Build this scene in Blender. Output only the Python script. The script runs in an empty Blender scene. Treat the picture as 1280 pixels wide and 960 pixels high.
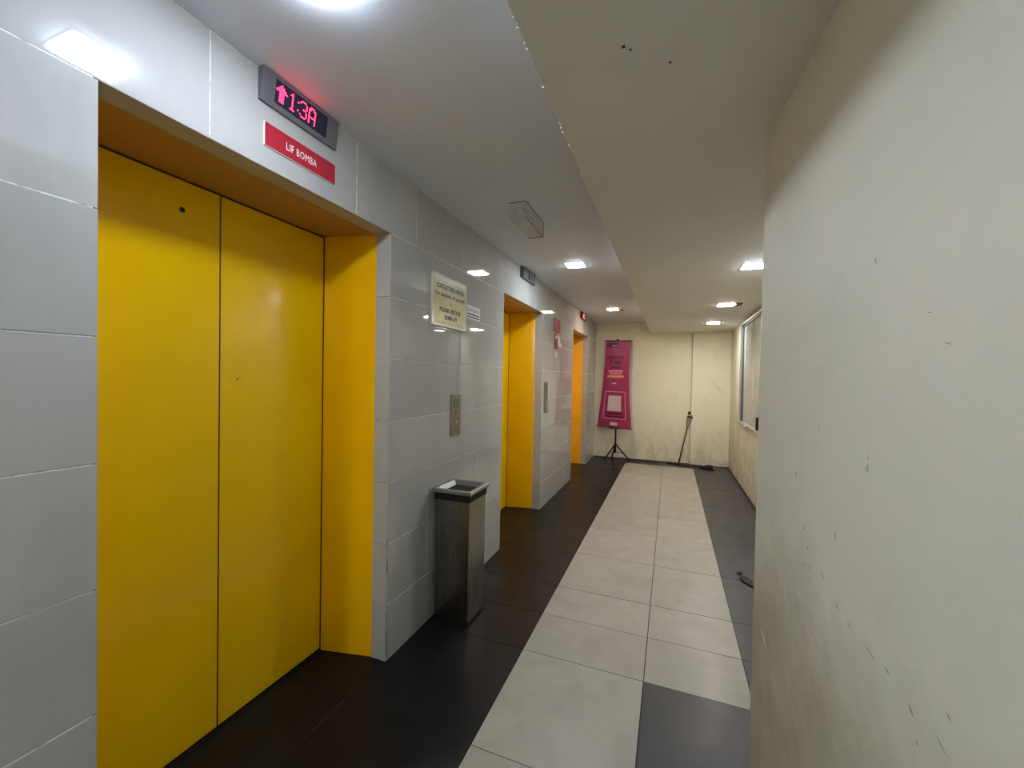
import bpy, bmesh, math, random
from mathutils import Vector, Matrix

random.seed(7)
scene = bpy.context.scene
C = scene.collection

# ------------------------------------------------------------------ camera
CAM_H = 1.41
cam_data = bpy.data.cameras.new('camera')
cam = bpy.data.objects.new('camera', cam_data)
C.objects.link(cam)
cam_data.sensor_fit = 'HORIZONTAL'
cam_data.sensor_width = 36.0
cam_data.lens = 514.096 / 1280 * 36.0
cam_data.clip_start = 0.02
YAW, PITCH, ROLL = 0.367897325, -0.016946959, 0.0185650993
fwd = Vector((-math.sin(YAW) * math.cos(PITCH), math.cos(YAW) * math.cos(PITCH), math.sin(PITCH)))
right0 = Vector((math.cos(YAW), math.sin(YAW), 0))
up0 = right0.cross(fwd)
cr, sr = math.cos(ROLL), math.sin(ROLL)
right = right0 * cr + up0 * sr
up = up0 * cr - right0 * sr
m = Matrix((right, up, -fwd)).transposed().to_4x4()
m.translation = (0, 0, CAM_H)
cam.matrix_world = m
scene.camera = cam

# ------------------------------------------------------------------ world, exposure, lamp levels
world = bpy.data.worlds.new('world')
scene.world = world
world.use_nodes = True
world.node_tree.nodes['Background'].inputs[0].default_value = (0.55, 0.6, 0.7, 1)
world.node_tree.nodes['Background'].inputs[1].default_value = 0.02
scene.view_settings.view_transform = 'Standard'
scene.view_settings.look = 'None'
scene.view_settings.exposure = 3.7
scene.view_settings.gamma = 1.0
scene.view_settings.use_curve_mapping = False
scene.cycles.max_bounces = 8
scene.cycles.diffuse_bounces = 5
scene.cycles.glossy_bounces = 5
scene.cycles.use_denoising = True
scene.cycles.sample_clamp_indirect = 4.0
scene.cycles.caustics_reflective = False

COOL = (0.80, 0.89, 1.0)
BLUISH = (0.73, 0.83, 1.0)
NEUTRAL = (0.95, 0.98, 0.94)
WARM = (1.0, 0.84, 0.68)
# label, position (x, y), ceiling height, colour, radiance
LAMP_LEVELS = dict(near=12.0, middle=13.5, far=13.5, right_near=15.5, right_warm=13.5, right_far=17.0, back=48.0)  # back is the level of the added fill lamp

# ------------------------------------------------------------------ helpers
def link(o, parent=None):
    C.objects.link(o)
    if parent is not None:
        o.parent = parent
    return o

def mesh_from(bm, name, smooth=False):
    bmesh.ops.recalc_face_normals(bm, faces=bm.faces)
    me = bpy.data.meshes.new(name)
    bm.to_mesh(me)
    bm.free()
    if smooth:
        for p in me.polygons:
            p.use_smooth = True
    return me

def obj(name, bm, mat=None, parent=None, smooth=False, loc=None, label=None):
    me = mesh_from(bm, name, smooth) if isinstance(bm, bmesh.types.BMesh) else bm
    o = bpy.data.objects.new(name, me)
    if mat is not None and not me.materials:
        me.materials.append(mat)
    link(o, parent)
    if loc is not None:
        o.location = loc
    if label:
        o['label'] = label
    return o

def thing(name, label, cat, loc=(0, 0, 0), rotz=0.0, group=None):
    o = bpy.data.objects.new(name, None)
    o.empty_display_size = 0.05
    link(o)
    o.location = loc
    o.rotation_euler = (0, 0, rotz)
    o['label'] = label
    o['category'] = cat
    if group:
        o['group'] = group
    return o

def tag(o, label, cat, group=None):
    o['label'] = label
    o['category'] = cat
    if group:
        o['group'] = group
    return o

def structure(o, label=None):
    o['kind'] = 'structure'
    if label:
        o['label'] = label
    return o

def add_box(bm, x0, x1, y0, y1, z0, z1):
    vs = [bm.verts.new((x, y, z)) for x in (x0, x1) for y in (y0, y1) for z in (z0, z1)]
    for f in ((0, 1, 3, 2), (4, 6, 7, 5), (0, 4, 5, 1), (2, 3, 7, 6), (0, 2, 6, 4), (1, 5, 7, 3)):
        bm.faces.new([vs[i] for i in f])
    return vs

def box(x0, x1, y0, y1, z0, z1, bevel=0.0, seg=2):
    bm = bmesh.new()
    add_box(bm, x0, x1, y0, y1, z0, z1)
    if bevel:
        bmesh.ops.recalc_face_normals(bm, faces=bm.faces)
        bmesh.ops.bevel(bm, geom=bm.edges[:], offset=bevel, segments=seg, affect='EDGES', profile=0.5)
    return bm

def add_hexa(bm, p):
    """eight corners, lower ring then upper ring"""
    v = [bm.verts.new(q) for q in p]
    for f in ((3, 2, 1, 0), (4, 5, 6, 7), (0, 1, 5, 4), (1, 2, 6, 5), (2, 3, 7, 6), (3, 0, 4, 7)):
        bm.faces.new([v[i] for i in f])
    return v

def add_tube(bm, pts, rads, n=10, caps=True):
    pts = [Vector(p) for p in pts]
    if not isinstance(rads, (list, tuple)):
        rads = [rads] * len(pts)
    rings = []
    for i, p in enumerate(pts):
        a = pts[max(i - 1, 0)]
        b = pts[min(i + 1, len(pts) - 1)]
        d = (b - a).normalized()
        ref = Vector((0, 0, 1)) if abs(d.z) < 0.9 else Vector((1, 0, 0))
        u = d.cross(ref).normalized()
        w = d.cross(u)
        rings.append([bm.verts.new(p + (u * math.cos(2 * math.pi * k / n) + w * math.sin(2 * math.pi * k / n)) * rads[i]) for k in range(n)])
    for r0, r1 in zip(rings[:-1], rings[1:]):
        for k in range(n):
            bm.faces.new((r0[k], r0[(k + 1) % n], r1[(k + 1) % n], r1[k]))
    if caps:
        bm.faces.new(rings[0][::-1])
        bm.faces.new(rings[-1])

def tube(pts, rads, n=10):
    bm = bmesh.new()
    add_tube(bm, pts, rads, n)
    return bm

def text_mesh(body, size, align='CENTER', spacing=1.0, extrude=0.0, bold=0.0):
    cu = bpy.data.curves.new('lettering', 'FONT')
    cu.body = body
    cu.size = size
    cu.align_x = align
    cu.align_y = 'CENTER'
    cu.space_character = spacing
    cu.resolution_u = 2
    cu.extrude = extrude
    cu.offset = bold * size
    o = bpy.data.objects.new('lettering', cu)
    C.objects.link(o)
    dg = bpy.context.evaluated_depsgraph_get()
    dg.update()
    me = bpy.data.meshes.new_from_object(o.evaluated_get(dg), depsgraph=dg)
    me.materials.clear()
    bpy.data.objects.remove(o)
    bpy.data.curves.remove(cu)
    return me

def fit_text(me, w, h):
    xs = [v.co.x for v in me.vertices]; ys = [v.co.y for v in me.vertices]
    cx, cy = (min(xs) + max(xs)) / 2, (min(ys) + max(ys)) / 2
    sx = w / (max(xs) - min(xs)); sy = h / (max(ys) - min(ys))
    for v in me.vertices:
        v.co.x = (v.co.x - cx) * sx
        v.co.y = (v.co.y - cy) * sy

# ------------------------------------------------------------------ materials
class NT:
    def __init__(s, name):
        s.m = bpy.data.materials.new(name)
        s.m.use_nodes = True
        s.t = s.m.node_tree
        s.b = s.t.nodes['Principled BSDF']
        s.out = s.t.nodes['Material Output']
    def n(s, typ, **kw):
        nd = s.t.nodes.new(typ)
        for k, v in kw.items():
            setattr(nd, k, v)
        return nd
    def l(s, a, b):
        s.t.links.new(a, b)
    def coord(s, kind='Object'):
        if not hasattr(s, '_tc'):
            s._tc = s.n('ShaderNodeTexCoord')
            s._geo = s.n('ShaderNodeNewGeometry')
        return s._geo.outputs['Position'] if kind == 'World' else s._tc.outputs[kind]
    def mapping(s, scale, kind='World'):
        mp = s.n('ShaderNodeMapping')
        mp.inputs['Scale'].default_value = scale
        s.l(s.coord(kind), mp.inputs['Vector'])
        return mp.outputs[0]
    def noise(s, scale, detail=4, rough=0.55, vec=None, dist=0.0):
        nd = s.n('ShaderNodeTexNoise')
        nd.inputs['Scale'].default_value = scale
        nd.inputs['Detail'].default_value = detail
        nd.inputs['Roughness'].default_value = rough
        nd.inputs['Distortion'].default_value = dist
        s.l(vec if vec is not None else s.coord('World'), nd.inputs['Vector'])
        return nd.outputs['Fac']
    def ramp(s, fac, p0, p1, c0=(0, 0, 0, 1), c1=(1, 1, 1, 1)):
        r = s.n('ShaderNodeValToRGB')
        r.color_ramp.elements[0].position = p0
        r.color_ramp.elements[1].position = p1
        r.color_ramp.elements[0].color = c0
        r.color_ramp.elements[1].color = c1
        s.l(fac, r.inputs[0])
        return r.outputs[0]
    def math(s, op, a, b=None):
        nd = s.n('ShaderNodeMath', operation=op)
        for i, v in enumerate((a, b)):
            if v is None:
                continue
            if isinstance(v, (int, float)):
                nd.inputs[i].default_value = v
            else:
                s.l(v, nd.inputs[i])
        return nd.outputs[0]
    def mix(s, fac, a, b):
        nd = s.n('ShaderNodeMix', data_type='RGBA')
        for k, v in ((0, fac), (6, a), (7, b)):
            if isinstance(v, (int, float)):
                nd.inputs[k].default_value = v
            elif isinstance(v, tuple):
                nd.inputs[k].default_value = v if len(v) == 4 else (*v, 1)
            else:
                s.l(v, nd.inputs[k])
        return nd.outputs[2]
    def z(s):
        sp = s.n('ShaderNodeSeparateXYZ')
        s.l(s.coord('World'), sp.inputs[0])
        return sp.outputs
    def color(s, c):
        if isinstance(c, tuple):
            s.b.inputs['Base Color'].default_value = c if len(c) == 4 else (*c, 1)
        else:
            s.l(c, s.b.inputs['Base Color'])
    def bump(s, h, strength, dist=0.01):
        bp = s.n('ShaderNodeBump')
        bp.inputs['Strength'].default_value = strength
        bp.inputs['Distance'].default_value = dist
        s.l(h, bp.inputs['Height'])
        s.l(bp.outputs[0], s.b.inputs['Normal'])
    def set(s, **kw):
        for k, v in kw.items():
            s.b.inputs[k.replace('_', ' ')].default_value = v

def plain(name, col, rough=0.5, metal=0.0, spec=0.5, var=0.06):
    t = NT(name)
    f = t.noise(18, 3)
    a = tuple(c * (1 - var) for c in col); b = tuple(min(1, c * (1 + var)) for c in col)
    t.color(t.mix(f, a, b))
    t.set(Roughness=rough, Metallic=metal)
    t.b.inputs['Specular IOR Level'].default_value = spec
    return t.m

def emitter(name, col, strength):
    t = NT(name)
    t.color((0.0, 0.0, 0.0) if strength < 0 else tuple(c * 0.8 for c in col))
    t.b.inputs['Emission Color'].default_value = (*col, 1)
    t.b.inputs['Emission Strength'].default_value = abs(strength)
    return t.m

def wall_tile_material():
    t = NT('glazed_wall_tile')
    oi = t.n('ShaderNodeObjectInfo')
    base = t.mix(oi.outputs['Random'], (0.39, 0.38, 0.355), (0.43, 0.42, 0.39))
    smear = t.noise(6, 6, 0.6, t.mapping((1, 1, 0.35)))
    base = t.mix(t.ramp(smear, 0.45, 0.75), base, (0.375, 0.37, 0.35))
    t.color(base)
    t.l(t.ramp(t.noise(9, 5, 0.65), 0.3, 0.75, (0.02, 0.02, 0.02, 1), (0.055, 0.055, 0.055, 1)), t.b.inputs['Roughness'])
    t.b.inputs['IOR'].default_value = 1.62
    t.bump(t.noise(5, 2), 0.02, 0.01)
    return t.m

def grout_material():
    t = NT('pale_grout')
    f = t.noise(22, 4)
    t.color(t.mix(t.ramp(f, 0.5, 0.75), (0.68, 0.68, 0.64), (0.10, 0.09, 0.08)))
    t.set(Roughness=0.8)
    return t.m

def floor_tile_material(name, c0, c1, stain, r0, r1, spec=0.5):
    t = NT(name)
    oi = t.n('ShaderNodeObjectInfo')
    base = t.mix(oi.outputs['Random'], c0, c1)
    f = t.noise(4.5, 7, 0.62, dist=0.4)
    base = t.mix(t.math('MULTIPLY', t.ramp(f, 0.42, 0.72), 0.55), base, stain)
    g = t.noise(45, 5, 0.6)
    base = t.mix(t.math('MULTIPLY', t.ramp(g, 0.55, 0.8), 0.35), base, stain)
    t.color(base)
    t.l(t.ramp(t.noise(7, 5, 0.6), 0.3, 0.7, (r0, r0, r0, 1), (r1, r1, r1, 1)), t.b.inputs['Roughness'])
    t.b.inputs['Specular IOR Level'].default_value = spec
    t.bump(t.noise(120, 3), 0.03, 0.004)
    return t.m

def plaster_material(name, base, alt, dirt, low_dirt=0.0, streak=0.0, bump=0.25, specks=0.0, tide=0.0):
    t = NT(name)
    f = t.noise(1.6, 6, 0.6)
    col = t.mix(t.ramp(f, 0.35, 0.7), base, alt)
    d = t.ramp(t.noise(3.2, 8, 0.68, dist=0.6), 0.56, 0.78)
    col = t.mix(t.math('MULTIPLY', d, 0.5), col, dirt)
    xyz = t.z()
    if low_dirt:
        # splash stains left near the floor by years of mopping
        h = t.math('SUBTRACT', 1.0, t.math('DIVIDE', xyz[2], low_dirt))
        h = t.math('MAXIMUM', h, 0.0)
        s = t.ramp(t.noise(7, 8, 0.7, t.mapping((1, 1, 0.55)), 0.8), 0.40, 0.66)
        col = t.mix(t.math('MULTIPLY', t.math('MULTIPLY', s, h), 1.0), col, dirt)
    if tide:
        # grubby band rubbed below hip height, with a ragged upper edge
        e = t.math('ADD', xyz[2], t.math('MULTIPLY', t.math('SUBTRACT', t.noise(2.6, 7, 0.65, None, 0.5), 0.5), 0.75))
        mk = t.ramp(t.math('SUBTRACT', 1.65, e), 0.62, 0.95)
        mott = t.ramp(t.noise(8, 8, 0.7), 0.3, 0.7, (0.55, 0.55, 0.55, 1), (1, 1, 1, 1))
        col = t.mix(t.math('MULTIPLY', t.math('MULTIPLY', mk, mott), tide), col, (0.34, 0.29, 0.19))
        gr = t.ramp(t.noise(1.7, 5, 0.6), 0.42, 0.62)
        col = t.mix(t.math('MULTIPLY', gr, 0.35), col, (0.60, 0.62, 0.50))
    if streak:
        s = t.ramp(t.noise(9, 5, 0.6, t.mapping((1, 1, 0.07))), 0.5, 0.72)
        col = t.mix(t.math('MULTIPLY', s, streak), col, dirt)
    if specks:
        s = t.ramp(t.noise(26, 3, 0.6, t.mapping((1, 1, 0.6))), 0.72, 0.78)
        zone = t.ramp(t.noise(1.9, 3), 0.5, 0.62)
        col = t.mix(t.math('MULTIPLY', t.math('MULTIPLY', s, zone), specks), col, (0.05, 0.05, 0.04))
    t.color(col)
    t.set(Roughness=0.55)
    t.b.inputs['Specular IOR Level'].default_value = 0.3
    hgt = t.math('ADD', t.math('MULTIPLY', t.noise(5, 4), 1.0), t.math('MULTIPLY', t.noise(60, 4, 0.7), 0.25))
    t.bump(hgt, bump, 0.02)
    return t.m

def yellow_paint(name='yellow_enamel_paint', c0=(0.78, 0.46, 0.001), c1=(0.84, 0.51, 0.0015)):
    t = NT(name)
    f = t.noise(2.5, 5, 0.6)
    col = t.mix(t.ramp(f, 0.35, 0.7), c0, c1)
    s = t.ramp(t.noise(30, 4, 0.7, t.mapping((1, 1, 0.4))), 0.70, 0.80)
    xyz = t.z()
    low = t.math('MAXIMUM', t.math('SUBTRACT', 1.0, t.math('DIVIDE', xyz[2], 0.45)), 0.0)
    col = t.mix(t.math('MULTIPLY', s, low), col, (0.20, 0.11, 0.01))
    t.color(col)
    t.l(t.ramp(t.noise(6, 4), 0.3, 0.7, (0.10, 0.10, 0.10, 1), (0.17, 0.17, 0.17, 1)), t.b.inputs['Roughness'])
    t.b.inputs['Specular IOR Level'].default_value = 0.3
    t.bump(t.noise(4, 3), 0.03, 0.01)
    return t.m

def steel_material(name, col, r0, r1, aniso_scale=(60, 60, 1)):
    t = NT(name)
    f = t.noise(12, 4, 0.6, t.mapping(aniso_scale))
    t.color(t.mix(f, tuple(c * 0.93 for c in col), col))
    t.set(Metallic=1.0)
    t.l(t.ramp(f, 0.3, 0.7, (r0, r0, r0, 1), (r1, r1, r1, 1)), t.b.inputs['Roughness'])
    return t.m

M_TILE = wall_tile_material()
M_GROUT = grout_material()
M_WHITE_TILE = floor_tile_material('pale_stone_floor_tile', (0.335, 0.312, 0.255), (0.375, 0.345, 0.285), (0.26, 0.235, 0.19), 0.30, 0.5, 0.4)
M_DARK_TILE = floor_tile_material('near_black_floor_tile', (0.0045, 0.0042, 0.0042), (0.006, 0.0055, 0.0055), (0.012, 0.011, 0.010), 0.28, 0.42, 0.25)
M_GREY_TILE = floor_tile_material('charcoal_floor_tile', (0.040, 0.040, 0.044), (0.046, 0.046, 0.050), (0.060, 0.058, 0.056), 0.30, 0.45, 0.3)
M_FLOOR_GROUT = plain('dark_floor_grout', (0.03, 0.026, 0.022), 0.9)
M_CEIL = plaster_material('ceiling_paint', (0.71, 0.735, 0.80), (0.68, 0.705, 0.77), (0.61, 0.62, 0.66), bump=0.06)
M_SOFFIT = plaster_material('bulkhead_paint', (0.735, 0.73, 0.69), (0.705, 0.70, 0.66), (0.62, 0.61, 0.56), bump=0.06)
M_NEAR = plaster_material('painted_plaster_near', (0.74, 0.705, 0.59), (0.68, 0.665, 0.56), (0.50, 0.455, 0.34), low_dirt=0.9, bump=0.16, specks=0.8, tide=1.0)
M_BACK = plaster_material('painted_plaster_cream', (0.76, 0.70, 0.54), (0.72, 0.665, 0.52), (0.46, 0.41, 0.29), low_dirt=0.7, bump=0.14)
M_RIGHT = plaster_material('painted_plaster_stained', (0.72, 0.67, 0.53), (0.66, 0.615, 0.49), (0.42, 0.36, 0.25), low_dirt=1.2, streak=0.4, bump=0.16)
M_YELLOW = yellow_paint()
M_JAMB = yellow_paint('deep_yellow_jamb_paint', (0.80, 0.425, 0.002), (0.86, 0.465, 0.003))
M_JAMB_ORANGE = yellow_paint('orange_jamb_paint', (0.82, 0.39, 0.012), (0.88, 0.43, 0.016))
M_HEAD = plain('brown_head_lining', (0.40, 0.21, 0.055), 0.45)  # one even brown over the whole lining of the openings
M_BLACK = plain('black_plastic', (0.012, 0.012, 0.013), 0.4)
M_DARKGAP = plain('dark_door_gap', (0.045, 0.02, 0.006), 0.7)
M_STEEL = steel_material('brushed_steel', (0.25, 0.235, 0.20), 0.25, 0.28, (3, 3, 0.3))
M_RIMSTEEL = steel_material('satin_steel_rim', (0.42, 0.43, 0.43), 0.28, 0.34, (3, 3, 3))
M_ALU = steel_material('window_aluminium', (0.80, 0.80, 0.79), 0.25, 0.4, (4, 4, 4))
M_WHITE = plain('white_plastic', (0.75, 0.75, 0.74), 0.4)
M_RED = plain('red_sign_plastic', (0.40, 0.018, 0.034), 0.3)
M_LETTER = plain('white_lettering', (0.85, 0.84, 0.84), 0.4)
M_INK = plain('black_ink', (0.02, 0.02, 0.015), 0.5)

# ------------------------------------------------------------------ dimensions of the place
XL = -1.275            # face of the tiled lift wall
XJ = -1.36             # where the tiled return stops and the yellow jamb begins
XD = -1.635            # face of the lift doors
ZC = 2.405             # upper ceiling
ZS = 2.212             # underside of the bulkhead
XS = -0.347            # left edge of the bulkhead
ZO = 2.093             # head of the lift openings
YB = 7.50              # back wall
XR = 0.90              # far right wall
Y_BEHIND = -2.2
OPEN = [(0.56, 1.648), (3.095, 4.187), (5.64, 6.735)]
ROWS = [0.0, 0.275, 0.578, 0.881, 1.184, 1.487, 1.79, 2.093]

# ------------------------------------------------------------------ large structure
# floor: a bed of grout carrying single tiles
floor = structure(obj('floor', box(-1.75, 1.05, Y_BEHIND, YB + 0.1, -0.12, -0.004), M_FLOOR_GROUT), 'tiled lobby floor with a pale strip between dark borders')
_tile_cache = {}
def tile_mesh(w, d, t, mat, ch=0.0015):
    """flat tile lying in XY, top face at z = 0, centred"""
    key = (round(w, 4), round(d, 4), round(t, 4), mat.name)
    if key in _tile_cache:
        return _tile_cache[key]
    bm = bmesh.new()
    a, b = w / 2, d / 2
    ring = lambda x, y, z: [bm.verts.new(p) for p in ((-x, -y, z), (x, -y, z), (x, y, z), (-x, y, z))]
    r0, r1, r2 = ring(a, b, -t), ring(a, b, -ch), ring(a - ch, b - ch, 0)
    for p, q in ((r0, r1), (r1, r2)):
        for k in range(4):
            bm.faces.new((p[k], p[(k + 1) % 4], q[(k + 1) % 4], q[k]))
    bm.faces.new(r2)
    bm.faces.new(r0[::-1])
    me = mesh_from(bm, 'tile')
    me.materials.append(mat)
    _tile_cache[key] = me
    return me

def floor_tile(x0, x1, y0, y1, mat, j=0.0018):
    o = bpy.data.objects.new('floor_tile', tile_mesh(x1 - x0 - 2 * j, y1 - y0 - 2 * j, 0.012, mat, 0.0008))
    link(o, floor)
    o.location = ((x0 + x1) / 2, (y0 + y1) / 2, random.uniform(-0.0004, 0.0004))
    return o

YROWS = [Y_BEHIND, -1.6, -1.0, -0.4, 0.2, 0.8, 1.40, 2.00, 2.352, 2.700, 3.285, 3.90, 4.49, 5.06, 5.66, 6.26, 6.86, 7.155, YB]
for y0, y1 in zip(YROWS[:-1], YROWS[1:]):
    pale_left = y1 <= 7.16
    pale_right = 2.0 <= y0 and y1 <= 7.16
    floor_tile(-1.285, -0.682, y0, y1, M_DARK_TILE, 0.0012)
    floor_tile(-0.682, -0.086, y0, y1, M_WHITE_TILE if pale_left else M_DARK_TILE)
    floor_tile(-0.086, 0.371, y0, y1, M_WHITE_TILE if pale_right else M_GREY_TILE)
    floor_tile(0.371, XR, y0, y1, M_GREY_TILE, 0.0006)
for a, b in OPEN:      # tiles inside the lift recesses
    cut = min([y for y in YROWS if a + 0.1 < y < b - 0.1], key=lambda y: abs(y - (b - 0.25)))
    floor_tile(XD - 0.02, -1.285, a - 0.02, cut, M_DARK_TILE)
    floor_tile(XD - 0.02, -1.285, cut, b + 0.02, M_DARK_TILE)

# left wall: grout-coloured core with an opening for every lift
bm = bmesh.new()
XC0, XC1 = -1.80, XL - 0.0008
edges = [Y_BEHIND] + [v for ab in OPEN for v in ab] + [YB + 0.1]
for k in range(0, len(edges), 2):
    y0, y1 = edges[k], edges[k + 1]
    add_box(bm, XC0, XC1, y0 - 0.0 + (0.009 if k else 0), y1 - (0.009 if k + 2 < len(edges) else 0), 0, ZC + 0.06)
for a, b in OPEN:
    add_box(bm, XC0, XC1, a - 0.009, b + 0.009, ZO + 0.009, ZC + 0.06)
    add_box(bm, XC0, XD - 0.06, a - 0.009, b + 0.009, 0, ZO + 0.009)
wall_left = structure(obj('wall_left', bm, M_GROUT), 'lift wall clad in glossy grey tiles')

def wall_tile(y0, y1, z0, z1, j=0.0011):
    o = bpy.data.objects.new('wall_tile', tile_mesh(z1 - z0 - 2 * j, y1 - y0 - 2 * j, 0.009, M_TILE, 0.0012))
    link(o, wall_left)
    o.location = (XL + random.uniform(-0.0004, 0.0004), (y0 + y1) / 2, (z0 + z1) / 2)
    # local z -> +X, local x -> -Z, with the slight lean of hand-set tiles
    o.rotation_euler = (0, math.pi / 2 + random.gauss(0, 0.0012), random.gauss(0, 0.0012))
    return o

def run_tiles(y0, y1, z0, z1, joints):
    js = [y0] + [j for j in joints if y0 + 0.03 < j < y1 - 0.03] + [y1]
    for a, b in zip(js[:-1], js[1:]):
        wall_tile(a, b, z0, z1)

steps = lambda s, n: [s + 0.6 * k for k in range(-n, n)]
for k in range(0, len(edges), 2):
    y0, y1 = edges[k], min(edges[k + 1], YB)
    for r in range(len(ROWS) - 1):
        if k == 0:
            js = steps(-0.04, 6)
        elif k == 2:
            js = [2.003, 2.603] if r < 3 else [2.366, 2.966]
        elif k == 4:
            js = [4.787, 5.387]
        else:
            js = [7.135]
        run_tiles(y0, y1, ROWS[r], ROWS[r + 1], js)
run_tiles(Y_BEHIND, YB, ZO, ZC, [-2.188, -1.588, -0.988, -0.388, 0.212, 0.812, 1.414, 1.86, 2.366, 2.966, 3.35, 3.94, 4.54, 5.14, 5.74, 6.34, 6.94])

# tiled returns lining the mouth of every opening
for a, b in OPEN:
    for r in range(len(ROWS) - 1):
        for side in (0, 1):
            z0, z1 = ROWS[r] + 0.0011, ROWS[r + 1] - 0.0011
            y = (a - 0.009, a) if side == 0 else (b, b + 0.009)
            obj('return_tile', box(XJ, XL - 0.001, y[0], y[1], z0, z1), M_TILE, wall_left)
    n = 2
    for i in range(n):
        w = (b - a) / n
        obj('return_tile', box(XJ, XL - 0.001, a + w * i + 0.001, a + w * (i + 1) - 0.001, ZO, ZO + 0.009), M_TILE, wall_left)

# ceiling with its lower bulkhead
ceiling = structure(obj('ceiling', box(-1.80, 1.05, Y_BEHIND, YB + 0.1, ZC, ZC + 0.12), M_CEIL), 'flat painted ceiling over the lift doors')
obj('bulkhead', box(XS, 1.05, Y_BEHIND, YB + 0.06, ZS, ZC - 0.001, 0.003), M_SOFFIT, ceiling, label='lower beige ceiling panel along the right side')
bm = bmesh.new()
for k in range(34):
    y = 0.55 + 1.7 * random.random() ** 1.2
    l = random.uniform(0.004, 0.016); w = random.uniform(0.001, 0.0035)
    x = XS + random.uniform(-0.001, 0.003)
    add_box(bm, x - w, x + w, y, y + l, ZS - 0.0012, ZS + 0.0025)
for x, y, l in ((XS, 6.2, 0.05), (XS, 3.2, 0.02)):
    add_box(bm, x - 0.004, x + 0.004, y, y + l, ZS - 0.003, ZS + 0.006)
fl = obj('paint_flakes', bm, plain('bare_white_primer', (0.8, 0.8, 0.76), 0.7), ceiling, label='white chips along the flaking bulkhead edge')
fl['kind'] = 'stuff'
bm = bmesh.new()
for x, y, r in ((-0.125, 1.03, 0.004), (-0.110, 1.045, 0.0025), (-0.02, 1.12, 0.003)):
    add_box(bm, x - r, x + r, y - r, y + r, ZS - 0.001, ZS + 0.002)
sp = obj('dark_spots', bm, M_INK, ceiling)
sp['kind'] = 'stuff'

# back wall, with the slightly proud pier on its right
bm = bmesh.new()
add_box(bm, -1.80, 1.05, YB, YB + 0.15, -0.02, ZC + 0.05)
wall_back = structure(obj('wall_back', bm, M_BACK), 'cream plaster wall closing the lobby')
obj('pier', box(0.328, XR + 0.1, YB - 0.055, YB + 0.02, -0.003, ZS + 0.01, 0.006), M_BACK, wall_back, label='shallow cream pier in the right corner')

# far right wall with window opening
WY0, WY1, WZ0, WZ1 = 4.55, 6.40, 0.85, 2.185
bm = bmesh.new()
add_box(bm, XR, XR + 0.14, 1.6, WY0, -0.02, ZC)
add_box(bm, XR, XR + 0.14, WY1, YB + 0.1, -0.02, ZC)
add_box(bm, XR, XR + 0.14, WY0, WY1, -0.02, WZ0)
add_box(bm, XR, XR + 0.14, WY0, WY1, WZ1, ZC)
structure(obj('wall_right', bm, M_RIGHT), 'stained cream plaster wall with the window')
bm = bmesh.new()
add_box(bm, XR + 0.55, XR + 0.6, 2.5, 8.0, -0.2, 3.0)
structure(obj('wall_outer', bm, M_RIGHT), 'plaster wall of the light well outside the window')

# near right wall, not quite parallel to the corridor
E0 = Vector((0.277, 1.592)); D0 = Vector((0.0375, -0.525)).normalized()
E1 = E0 + D0 * 3.85
bm = bmesh.new()
ring = [E0, E1, Vector((1.05, E1.y)), Vector((1.05, E0.y))]
add_hexa(bm, [(p.x, p.y, -0.003) for p in ring] + [(p.x, p.y, ZS + 0.005) for p in ring])
bmesh.ops.recalc_face_normals(bm, faces=bm.faces)
ed = [e for e in bm.edges if all((v.co.xy - E0).length < 1e-4 for v in e.verts)]
bmesh.ops.bevel(bm, geom=ed, offset=0.012, segments=4, affect='EDGES', profile=0.5)
structure(obj('wall_near', bm, M_NEAR), 'scuffed plaster wall close to the viewer on the right')
def near_wall_marks(name, marks, mat, th):
    bm = bmesh.new()
    n2 = Vector((D0.y, -D0.x)) if D0.y * 1.0 < 0 and D0.y < 0 else Vector((-D0.y, D0.x))
    for (sa, za), (sb, zb), w in marks:
        a = Vector((sa, za)); b = Vector((sb, zb)); c = (a + b) / 2; a = c + (a - c) * 0.7; b = c + (b - c) * 0.7; d = (b - a).normalized(); pn = Vector((-d.y, d.x)) * w * 0.5
        k = (b - a) * 0.35
        ring = [a, a + k + pn, b - k + pn * 0.8, b, b - k - pn * 0.7, a + k - pn]
        P = lambda q, o: Vector((E0.x + D0.x * q.x + n2.x * o, E0.y + D0.y * q.x + n2.y * o, q.y))
        v0 = [bm.verts.new(P(q, -0.001)) for q in ring]
        v1 = [bm.verts.new(P(q, th)) for q in ring]
        bm.faces.new(v1); bm.faces.new(v0[::-1])
        for i in range(6):
            bm.faces.new((v0[i], v0[(i + 1) % 6], v1[(i + 1) % 6], v1[i]))
    o = obj(name, bm, mat, wall_near)
    o['kind'] = 'stuff'
wall_near = bpy.data.objects['wall_near']
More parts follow.
